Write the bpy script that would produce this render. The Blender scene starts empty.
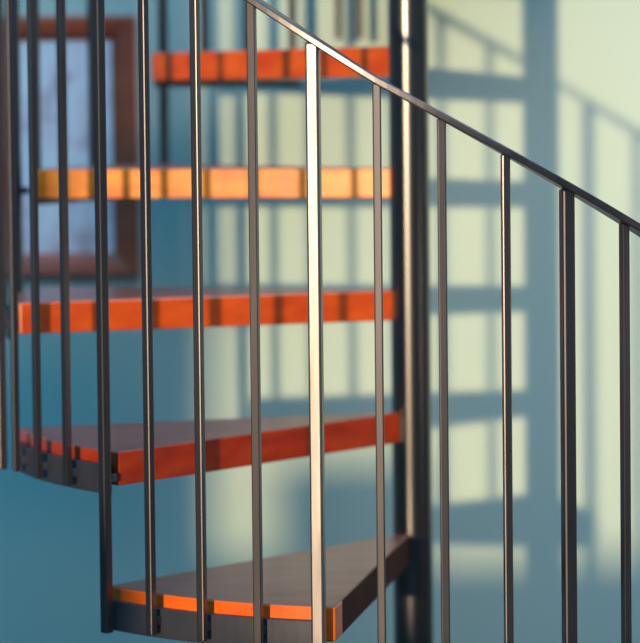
import bpy, bmesh, math
from mathutils import Vector, Matrix, Euler
scene = bpy.context.scene
scene.view_settings.view_transform = 'Standard'
scene.view_settings.look = 'None'
COL = scene.collection
rad = math.radians

# ---------- materials ----------
def new_mat(name):
    m = bpy.data.materials.new(name); m.use_nodes = True
    nt = m.node_tree
    return m, nt, nt.nodes['Principled BSDF']

def noise_mat(name, c1, c2, scale=(5,5,5), rough=0.5, metallic=0.0, coat=0.0, bump=0.0, detail=4, nscale=1.0, coat_rough=0.2, spec=.5):
    m, nt, b = new_mat(name)
    tc = nt.nodes.new('ShaderNodeTexCoord')
    mp = nt.nodes.new('ShaderNodeMapping'); mp.inputs['Scale'].default_value = scale
    nz = nt.nodes.new('ShaderNodeTexNoise'); nz.inputs['Scale'].default_value = nscale; nz.inputs['Detail'].default_value = detail
    cr = nt.nodes.new('ShaderNodeValToRGB')
    cr.color_ramp.elements[0].position = 0.3; cr.color_ramp.elements[1].position = 0.7
    cr.color_ramp.elements[0].color = (*c1, 1); cr.color_ramp.elements[1].color = (*c2, 1)
    L = nt.links
    L.new(tc.outputs['Object'], mp.inputs['Vector']); L.new(mp.outputs[0], nz.inputs['Vector'])
    L.new(nz.outputs['Fac'], cr.inputs[0]); L.new(cr.outputs[0], b.inputs['Base Color'])
    b.inputs['Roughness'].default_value = rough; b.inputs['Metallic'].default_value = metallic
    b.inputs['Specular IOR Level'].default_value = spec
    b.inputs['Coat Weight'].default_value = coat; b.inputs['Coat Roughness'].default_value = coat_rough
    if bump > 0:
        bp = nt.nodes.new('ShaderNodeBump'); bp.inputs['Strength'].default_value = bump; bp.inputs['Distance'].default_value = 0.002
        L.new(nz.outputs['Fac'], bp.inputs['Height']); L.new(bp.outputs[0], b.inputs['Normal'])
    return m

M_wall = noise_mat('wall_paint', (.49,.57,.50), (.52,.59,.52), (3,3,3), .75, bump=.1)
M_wall2 = noise_mat('room_wall_paint', (.22,.20,.18), (.25,.23,.20), (3,3,3), .8)
M_floor = noise_mat('floor_wood', (.18,.10,.06), (.25,.14,.08), (1,12,1), .4)
def wood(name,c1,c2,cr=.25,coat=1.0): return noise_mat(name,c1,c2,(14,14,40),.42,coat=coat,coat_rough=cr,spec=.3,bump=.15)
M_wood = wood('orange_varnished_wood', (.55,.045,.002), (.75,.10,.004))
M_sunlit = wood('sunlit_golden_wood', (.68,.11,.003), (.94,.25,.006),.165)  # same orange wood; overexposed sunlight put into the colour
M_redw = wood('red_varnished_wood', (.32,.016,.002), (.50,.038,.003),coat=.7)
M_redo = wood('red_orange_varnished_wood', (.48,.042,.002), (.66,.076,.003),coat=.8)
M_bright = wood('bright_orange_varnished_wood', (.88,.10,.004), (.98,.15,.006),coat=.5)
WOODS={4:M_bright,5:M_redw,6:M_redo,7:M_sunlit,8:M_wood}
M_top = noise_mat('dulled_tread_top', (.26,.065,.045), (.38,.11,.075), (8,30,8), .36, coat=.3)  # brown tops on orange treads: dim grazing light put into the colour
M_side = noise_mat('shaded_side_wood', (.06,.02,.015), (.09,.032,.024), (8,8,30), .85, spec=.1)  # shade on the bottom tread's side face, put into the wood colour
M_steel = noise_mat('dark_brushed_steel', (.115,.095,.105), (.16,.135,.145), (30,30,3), .33, metallic=.92)
M_glint = noise_mat('glint_brushed_steel', (.16,.14,.15), (.26,.225,.235), (60,60,8), .36, metallic=.9)  # same steel; one baluster's sun glint put into a lighter colour
M_col = noise_mat('column_steel', (.12,.105,.11), (.155,.135,.14), (20,20,1.5), .27, metallic=.95)
M_band = noise_mat('painted_steel_band', (.045,.04,.055), (.07,.065,.08), (10,10,10), .5, metallic=.4)
M_frame = noise_mat('red_brown_frame_wood', (.40,.06,.025), (.54,.10,.038), (6,6,20), .4, coat=.2)
M_trimw = noise_mat('window_trim_paint', (.6,.6,.58), (.65,.65,.62), (4,4,4), .5)

# abstract watercolour
M_art, nt, b = new_mat('watercolour_paper')
tc = nt.nodes.new('ShaderNodeTexCoord')
nz = nt.nodes.new('ShaderNodeTexNoise'); nz.inputs['Scale'].default_value = 11; nz.inputs['Detail'].default_value = 4; nz.inputs['Distortion'].default_value = .6
cr = nt.nodes.new('ShaderNodeValToRGB')
e = cr.color_ramp.elements
e[0].position=.34; e[0].color=(.62,.44,.46,1)
e[1].position=.64; e[1].color=(1,.86,.80,1)
x = e.new(.45); x.color=(.92,.70,.74,1)
x = e.new(.54); x.color=(.90,.80,.84,1)
nt.links.new(tc.outputs['Object'], nz.inputs['Vector']); nt.links.new(nz.outputs['Fac'], cr.inputs[0]); nt.links.new(cr.outputs[0], b.inputs['Base Color'])
b.inputs['Roughness'].default_value=.5; b.inputs['Coat Weight'].default_value=.4

# ---------- helpers ----------
def mesh_obj(name, bm, mats, parent=None, bevel=0, smooth=False):
    bmesh.ops.recalc_face_normals(bm, faces=bm.faces)
    me = bpy.data.meshes.new(name); bm.to_mesh(me); bm.free()
    for m in (mats if isinstance(mats,(list,tuple)) else [mats]): me.materials.append(m)
    o = bpy.data.objects.new(name, me); COL.objects.link(o)
    if parent: o.parent = parent
    if smooth:
        for p in me.polygons: p.use_smooth = True
    if bevel:
        md = o.modifiers.new('bevel','BEVEL'); md.width = bevel; md.segments = 2; md.limit_method='ANGLE'; md.angle_limit = rad(40)
    return o

def add_box(bm, x0,x1,y0,y1,z0,z1):
    vs = [bm.verts.new((x,y,z)) for x in (x0,x1) for y in (y0,y1) for z in (z0,z1)]
    for f in ((0,1,3,2),(4,6,7,5),(0,4,5,1),(2,3,7,6),(0,2,6,4),(1,5,7,3)):
        bm.faces.new([vs[i] for i in f])

def loft(bm, rings, cap=True):
    R = [[bm.verts.new(p) for p in r] for r in rings]
    n = len(R[0])
    for a,b2 in zip(R,R[1:]):
        for i in range(n):
            bm.faces.new((a[i],a[(i+1)%n],b2[(i+1)%n],b2[i]))
    if cap:
        bm.faces.new(R[0]); bm.faces.new(list(reversed(R[-1])))

def P(th, r, z):   # th: 0 = towards -x, positive swings to the viewer (-y)
    t = rad(th); return Vector((-r*math.cos(t), -r*math.sin(t), z))

# ---------- staircase ----------
stair = bpy.data.objects.new('spiral_staircase', None); COL.objects.link(stair)
stair['label'] = 'spiral staircase with orange wooden treads and dark steel railing'
stair['category'] = 'staircase'

RISE=.2; RT=.65; RB=.680; THK=.05
def th_base(n):   # tread n (n=4 has top at .8)
    return 76.8 - 30*(n-4)
T_ADJ={4:1.2,5:-.5,7:-.6,8:-3.2}
B_ADJ={8:-7.3}

# column (shaft and foot flange are separate shells so that the shaft shades as a true cylinder)
bm = bmesh.new(); N=96
def ring(r,z): return [(r*math.cos(2*math.pi*i/N), r*math.sin(2*math.pi*i/N), z) for i in range(N)]
loft(bm, [ring(.0325,.0),ring(.0325,2.74)], cap=False)
loft(bm, [ring(.10,0.0),ring(.10,.012),ring(.05,.014),ring(.05,.03),ring(.033,.034)])
loft(bm, [ring(.0325,2.74),ring(.026,2.75)])
column = mesh_obj('center_column', bm, M_col, stair)
for p in column.data.polygons:
    p.use_smooth = p.area > .002 and abs(p.normal.z)<.1
column['label']='dark glossy steel center column'

def make_tread(n):
    zt = RISE*n; th0 = th_base(n)+.3+T_ADJ.get(n,0); th1 = th_base(n)-31.7-(1.0 if n==4 else 0)
    bm = bmesh.new()
    SEG=20
    out=[P(th0+(th1-th0)*i/SEG, RT, 0) for i in range(SEG+1)]
    inn=[P(th1+(th0-th1)*i/6, .03, 0) for i in range(7)]
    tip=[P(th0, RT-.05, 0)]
    pts=out+inn+tip
    top=[bm.verts.new((p.x,p.y,zt)) for p in pts]; bot=[bm.verts.new((p.x,p.y,zt-THK)) for p in pts]
    bm.faces.new(top).material_index=1; bm.faces.new(list(reversed(bot)))
    m=len(pts)
    for i in range(m):
        f=bm.faces.new((top[i],bot[i],bot[(i+1)%m],top[(i+1)%m]))
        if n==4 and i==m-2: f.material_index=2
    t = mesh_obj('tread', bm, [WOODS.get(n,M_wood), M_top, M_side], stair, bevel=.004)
    # steel edge band
    bm=bmesh.new(); rings=[]
    for i in range(SEG+1):
        th = th0-1.2+ (th1-th0+2.4)*i/SEG
        a,b2=.6515,.6615
        rings.append([P(th,a,zt-.062),P(th,b2,zt-.062),P(th,b2,zt-.019),P(th,a,zt-.019)])
    loft(bm,rings)
    mesh_obj('edge_band', bm, M_band, t, bevel=.001)
    return t
treads=[make_tread(n) for n in range(1,13)]

def z_rail(th): return 1.59 - RISE*(th-76.8)/30 + min(.02,max(0,.0011*(84-th)))

def make_baluster(th, zb, w, name, twist=0, mat=None):
    bm=bmesh.new()
    h=w/2; zt=z_rail(th)-.004
    add_box(bm,-h,h,-h,h,zb,zt)
    o=mesh_obj(name,bm,mat or M_steel,stair,bevel=w*.16)
    p=P(th,RB,0); o.location=(p.x,p.y,0); o.rotation_euler=(0,0,rad(th+twist))
    return o
def make_lug(th, z, par):
    bm=bmesh.new()
    add_box(bm,-.004,.021,-.004,.004,z-.006,z+.006)
    return mesh_obj('mounting_lug',bm,M_band,par,bevel=.001)
for n in range(1,13):
    zt=RISE*n
    for j in range(4):
        th=th_base(n)-7.5*j
        tw=0
        if j==0:
            th+=B_ADJ.get(n,0)
            zb = max(zt-RISE-.062, 0.0); w=.0185 if n<=4 else .0145
        else:
            zb = zt-.054; w=.0120 if n!=5 else .0110
        if n==9 and j in (1,2):
            zb -= .12
            if j==2: th+=4
        if n==3 and j==3: tw=3.0
        b_=make_baluster(th,zb,w,'baluster',tw,M_glint if (n==4 and j==0) else None)
        if j==0: b_['label']='thicker square steel baluster'
        if j==0 and n==4: b_['label']='thicker square steel baluster, sun glint in its colour'
        make_lug(th, zt-.036, b_)

# handrail : flat bar following the helix
bm=bmesh.new(); rings=[]
a0=th_base(1)+3; a1=th_base(12)-26
K=260
for i in range(K+1):
    th=a0+(a1-a0)*i/K; z=z_rail(th)
    rings.append([P(th,RB-.015,z-.006),P(th,RB+.015,z-.006),P(th,RB+.015,z+.006),P(th,RB-.015,z+.006)])
loft(bm,rings)
rail=mesh_obj('handrail',bm,M_steel,stair,bevel=.002)
rail['label']='flat dark steel handrail curving down the spiral'

# ---------- room ----------
YW=.75
def structure(name,bm,mat):
    o=mesh_obj(name,bm,mat); o['kind']='structure'; return o
XL,XR=-3.4,2.8
bm=bmesh.new(); add_box(bm,XL,XR,YW,YW+.12,0,3.6); structure('wall_back',bm,M_wall)
bm=bmesh.new(); add_box(bm,XL,XR,-6.1,YW+.12,-.1,0); structure('floor',bm,M_floor)
bm=bmesh.new(); add_box(bm,XL-.12,XL,-6.1,YW+.12,0,3.6); structure('wall_left',bm,M_wall2)
bm=bmesh.new(); add_box(bm,XR,XR+.12,-6.1,YW+.12,0,3.6); structure('wall_right',bm,M_wall2)
WY=-6.0
wx0,wx1,wz0,wz1=-2.90,-.6,1.08,3.2
bm=bmesh.new()
add_box(bm,XL,wx0,WY-.1,WY,0,3.6); add_box(bm,wx1,XR,WY-.1,WY,0,3.6)
add_box(bm,wx0,wx1,WY-.1,WY,0,wz0); add_box(bm,wx0,wx1,WY-.1,WY,wz1,3.6)
structure('wall_front',bm,M_wall2)
bm=bmesh.new()
for a in ((wx0-.06,wx0,wz0-.06,wz1+.06),(wx1,wx1+.06,wz0-.06,wz1+.06),(wx0,wx1,wz0-.06,wz0),(wx0,wx1,wz1,wz1+.06)):
    add_box(bm,a[0],a[1],WY,WY+.03,a[2],a[3])
add_box(bm,-2.76,-2.48,WY-.06,WY-.01,wz0,wz0+.20)   # unseen box added on the sill to cast a dark patch on the wall
structure('window_1',bm,M_trimw)

# ---------- framed picture ----------
def sx(px): return (px-320)/520-.1475
def sz(py): return 1.52-(py-95)/520
fx0,fx1=sx(-8),sx(138); fz0,fz1=sz(274),sz(13)
cx,cz=(fx0+fx1)/2,(fz0+fz1)/2; W=(fx1-fx0); H=fz1-fz0
pic=bpy.data.objects.new('framed_picture',None); COL.objects.link(pic); pic.location=(cx,YW,cz)
pic['label']='framed pale watercolour picture in red-brown wooden frame on wall'; pic['category']='picture'
bm=bmesh.new()
prof=[(0,0),(0,-.018),(.008,-.026),(.03,-.022),(.046,-.012),(.048,0)]  # inset, y
rings=[]
for (sxn,szn) in ((-1,-1),(1,-1),(1,1),(-1,1)):
    rings.append([(sxn*(W/2-i),y,szn*(H/2-i)) for i,y in prof])
R=[[bm.verts.new(p) for p in r] for r in rings]
for k in range(4):
    A,B=R[k],R[(k+1)%4]
    for i in range(len(prof)):
        j=(i+1)%len(prof)
        bm.faces.new((A[i],A[j],B[j],B[i]))
mesh_obj('frame',bm,M_frame,pic)
bm=bmesh.new(); add_box(bm,-W/2+.045,W/2-.045,-.008,-.002,-H/2+.045,H/2-.045)
mesh_obj('artwork',bm,M_art,pic)

# ---------- lights ----------
sd=bpy.data.lights.new('evening_sun','SUN'); sd.energy=3.4; sd.angle=rad(1.1); sd.color=(1.0,.80,.45)
so=bpy.data.objects.new('evening_sun',sd); COL.objects.link(so)
d=Vector((.372,1,-.068)).normalized()
so.rotation_euler=d.to_track_quat('-Z','Y').to_euler(); so.location=(-4,-9,3)
ad=bpy.data.lights.new('upper_fill','AREA'); ad.energy=34; ad.size=1.0; ad.color=(1.0,.84,.64)  # added fill without a real fitting; lightens shadows on the upper wall
ao=bpy.data.objects.new('upper_fill',ad); COL.objects.link(ao); ao.location=(.7,-1.5,3.3)
ao.rotation_euler=(Vector((.3,.75,2.3))-ao.location).to_track_quat('-Z','Y').to_euler()
rd=bpy.data.lights.new('side_fill','AREA'); rd.energy=2; rd.size=.25; rd.color=(1.0,.75,.5)  # added fill from the right, warms the bottom tread's corner
ro=bpy.data.objects.new('side_fill',rd); COL.objects.link(ro); ro.location=(2.5,-1.5,.95)
ro.rotation_euler=(Vector((-.2,-.6,.8))-ro.location).to_track_quat('-Z','Y').to_euler()
w=bpy.data.worlds.new('World'); scene.world=w; w.use_nodes=True
bg=w.node_tree.nodes['Background']; bg.inputs[0].default_value=(.042,.37,.70,1); bg.inputs[1].default_value=2.75

# ---------- camera ----------
cd=bpy.data.cameras.new('camera'); cam=bpy.data.objects.new('camera',cd); COL.objects.link(cam)
F=2635
cd.sensor_fit='HORIZONTAL'; cd.sensor_width=36; cd.lens=F/640*36
pitch=2.5
cd.shift_y=-(226-F*math.tan(rad(pitch)))/640
mat=Euler((rad(90-pitch),0,0)).to_matrix().to_4x4() @ Matrix.Rotation(rad(-.6),4,'Z')
cam.matrix_world=Matrix.Translation((-.1475,-4.32,1.52)) @ mat
cd.dof.use_dof=True; cd.dof.focus_distance=3.7; cd.dof.aperture_fstop=2.5
cd.clip_end=100
scene.camera=cam
